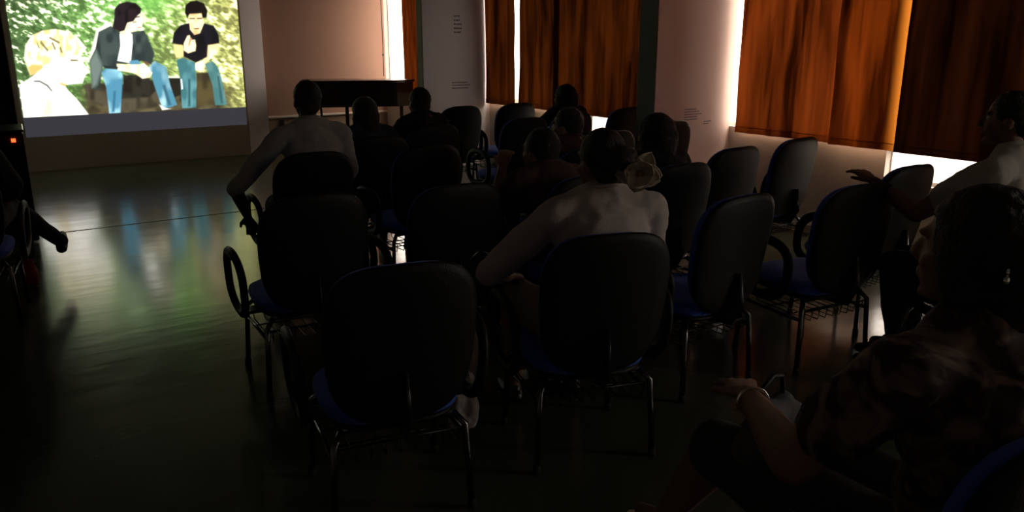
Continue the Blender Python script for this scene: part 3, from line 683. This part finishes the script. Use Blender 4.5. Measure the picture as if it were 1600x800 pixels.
l, r = at_chair('R'); person((l[0] - .06, l[1], 0), r, 'man in a light shirt in profile at the far right, looking towards the screen', LIGHT, 1.37, 'short', look=16, skin=SKIN, eyes=True, girth=1.1, vox=.006, sleeve='short', arms={'l': [(-.27, .17, .82), (-.20, .42, .925)]}, legs={'l': [(-.08, .33, .51), (-.08, .27, .09)], 'r': [(.08, .33, .51), (.08, .27, .09)]}, curl=.4)
l, r = at_chair('S'); sw, shc, sR = person(l, r, 'woman in a patterned blouse with bracelet and earring in the right foreground', PAT, 1.325, 'bob', look=10, skin=SKIN3, hairm=HAIRB, girth=1.22, vox=.007, sleeve='short',
    arms={'l': [(-.33, .03, .79), (-.17, .33, .775)]}, shoes=False, legs={'l': [(-.09, .50, .53), (-.02, .80, .12)]}, trousers=cloth('dark_skirt', (.03, .028, .03)), skirt=True)
person((.05, 5.62, 0), -10, 'person at the left edge in dark clothes with one black shoe stretched forward', DARK, 1.30, 'short', look=0, legs={'r': [(.18, .40, .56), (.42, .62, .26)]})
# ---------------------------------------------------------------- small things
def Wp(root, v): return Matrix.Translation(root.location) @ root.rotation_euler.to_matrix().to_4x4() @ Vector(v)
# flower
petal_m = mat('pale_petal', (.52, .44, .36), .7)
fc = Wp(fw, fhc + fR @ Vector((.075, -.14, -.02)))
t = thing('hair_flower', 'big pale fabric flower pinned at the back of the seated woman\'s hair', 'hair ornament', fc, math.radians(-40)); t.scale = (1.25, 1.25, 1.25)
rf = random.Random(3)
for k in range(11):
    b = bmesh.new(); a = 2 * PI * k / 11 * 2 + rf.uniform(-.2, .2); L = rf.uniform(.055, .075) if k < 6 else rf.uniform(.035, .05)
    g_ = []
    for i in range(7):
        row = []
        for j in range(5):
            u = i / 6; v = (j - 2) / 2; w_ = .031 * math.sin(PI * min(1, .15 + u * .85)) ** .7; up = .035 * (k >= 6) * u + .012 * math.sin(u * 3) + .010 * v * v
            rr_ = L * u; row.append(b.verts.new((math.cos(a) * rr_ - math.sin(a) * v * w_, -.01 - up, math.sin(a) * rr_ + math.cos(a) * v * w_)))
        g_.append(row)
    for i in range(6):
        for j in range(4): b.faces.new((g_[i][j], g_[i + 1][j], g_[i + 1][j + 1], g_[i][j + 1]))
    o = obj('petal', b, petal_m, t, True); m_ = o.modifiers.new('t', 'SOLIDIFY'); m_.thickness = .002
b = bmesh.new(); ell(b, (0, -.025, 0), (.014, .012, .014)); obj('flower_centre', b, mat('flower_centre', (.3, .2, .1), .7), t, True)
# bracelet and earring of the foreground woman
A_l = (Vector((-.33, .03, .79)), Vector((-.17, .33, .775)))
wc = A_l[0] + (A_l[1] - A_l[0]) * .86; wd_ = (A_l[1] - A_l[0]).normalized(); q = wd_.to_track_quat('Z', 'Y').to_matrix()
silver = mat('silver', (.9, .88, .85), .12, metal=1)
b = bmesh.new(); pts = [wc + q @ Vector((.036 * math.cos(2 * PI * k / 24), .036 * math.sin(2 * PI * k / 24), 0)) for k in range(24)]
tube(b, pts, .004, 6, True); o = obj('bracelet', b, silver, None, True); o.matrix_world = Matrix.Translation(sw.location) @ sw.rotation_euler.to_matrix().to_4x4()
tag(o, 'shiny silver bracelet on the wrist of the foreground woman', 'bracelet')
b = bmesh.new(); cap(b, (0, 0, 0), .003, (0, 0, -.012), .003); ell(b, (0, 0, -.02), (.010, .006, .010)); o = obj('earring', b, silver, None, True)
o.location = (1.522, .628, 1.20); tag(o, 'small bright silver earring on the foreground woman at far right', 'earring')
# bag on the lap, cup, tote
t = thing('handbag', 'dark glossy handbag beside the sleeve of the flower woman', 'handbag', (1.78, 2.78, .50), math.radians(20))
b = BM((-.13, .13, -.05, .05, 0, .15)); obj('bag_body', b, black_gloss, t, bevel=.03)
obj('handle', tube(bmesh.new(), [(-.08, 0, .14), (-.06, 0, .21), (0, 0, .235), (.06, 0, .21), (.08, 0, .14)], .006, 6), black_gloss, t, True)
obj('clasp', BM((-.02, .02, -.058, -.048, .09, .12)), silver, t, bevel=.003)
t = thing('paper_cup', 'white paper cup on the floor between the dark chairs', 'cup', (2.35, 5.07, 0))
b = bmesh.new(); bmesh.ops.create_cone(b, cap_ends=True, segments=24, radius1=.027, radius2=.037, depth=.085, matrix=Matrix.Translation((0, 0, .0425)))
bmesh.ops.delete(b, geom=[f for f in b.faces if f.normal.z > .9], context='FACES_ONLY'); o = obj('cup_wall', b, mat('white_paper', (.8, .8, .82), .7), t, True)
m_ = o.modifiers.new('t', 'SOLIDIFY'); m_.thickness = .0015
b = bmesh.new(); tube(b, [(.037 * math.cos(2 * PI * k / 24), .037 * math.sin(2 * PI * k / 24), .085) for k in range(24)], .002, 6, True); obj('rim', b, mat('white_paper', (.8, .8, .82), .7), t, True)
t = thing('tote_bag', 'pale cloth bag hanging beside the right armrest of the nearest chair', 'bag', (1.475, 2.42, .13), math.radians(-25)); t.scale = (.55, .8, .8)
b = bmesh.new(); cap(b, (-.06, 0, .08), .05, (.06, 0, .08), .05); cap(b, (-.05, 0, .26), .035, (.05, 0, .28), .03); cap(b, (-.06, 0, .08), .05, (-.05, 0, .26), .035); cap(b, (.06, 0, .08), .05, (.05, 0, .28), .03); box(b, -.07, .07, -.03, .03, .06, .28)
me = remesh(b, .009, 6); displace(me, .02, 10, .005, 35); meshobj('bag_body', me, mat('pale_canvas', (.6, .58, .58), .85), t)
for s in (-1, 1): obj('strap', tube(bmesh.new(), [(-.045, s * .02, .28), (-.03, s * .015, .38), (0, s * .01, .41), (.03, s * .015, .38), (.045, s * .02, .28)], .005, 6), mat('pale_canvas', (.6, .58, .58), .85), t, True)
# equipment cabinet at the left edge with its red lamp
t = thing('equipment_cabinet', 'black equipment cabinet at the left edge with a small glowing red lamp', 'cabinet', (.22, 7.45, 0), math.radians(-4))
obj('case', BM((-.32, .32, -.25, .25, .06, .90)), black_plastic, t, bevel=.012)
obj('top_panel', BM((-.325, .325, -.255, .255, .905, .925)), black_gloss, t, bevel=.006)
obj('front_door', BM((-.29, .29, -.262, -.25, .12, .80)), black_gloss, t, bevel=.004)
d = obj('handle', tube(bmesh.new(), [(.24, -.262, .40), (.24, -.29, .41), (.24, -.29, .53), (.24, -.262, .54)], .006, 6), steel, t, True)
obj('indicator_lamp', BM((.235, .265, -.268, -.255, .835, .862)), emis('red_lamp', (1, .09, .02), 3.0), t)
for sx in (-1, 1):
    for sy in (-1, 1): b = bmesh.new(); ell(b, (sx * .26, sy * .19, .03), (.02, .03, .03)); obj('caster', b, rubber, t, True)
t = thing('paper_sheet', 'small pale sheet of paper on the lap of the person at the left edge', 'paper', (.12, 5.75, .63), math.radians(20))
obj('sheet', BM((-.07, .07, -.1, .1, 0, .003)), mat('white_paper', (.8, .8, .82), .7), t)
t = thing('red_bag', 'small dull red bag on the floor under the black shoe', 'bag', (.36, 6.05, 0), .2)
b = bmesh.new(); cap(b, (0, 0, .05), .05, (0, 0, .16), .03); me = remesh(b, .008, 3); displace(me, .015, 14); meshobj('bag_body', me, mat('red_cloth', (.35, .03, .015), .7), t)
obj('strap', tube(bmesh.new(), [(-.02, 0, .17), (-.015, 0, .23), (.015, 0, .23), (.02, 0, .17)], .004, 6), mat('red_cloth', (.35, .03, .015), .7), t, True)

t = thing('lap_bag', 'faintly patterned cloth bag on the lap of the foreground woman', 'bag', Wp(sw, (-.06, .36, .575)), math.radians(10))
b = bmesh.new(); cap(b, (-.08, 0, .05), .05, (.08, 0, .05), .05); cap(b, (-.06, 0, .12), .035, (.06, 0, .12), .03); box(b, -.1, .1, -.04, .04, .03, .12)
me = remesh(b, .009, 6); displace(me, .02, 10); meshobj('bag_body', me, mat('speckled_cloth', (.10, .10, .11), .85, var=.9, vscale=30), t)
obj('handle', tube(bmesh.new(), [(-.06, 0, .14), (-.05, 0, .20), (0, 0, .215), (.05, 0, .20), (.06, 0, .14)], .006, 6), black_plastic, t, True)
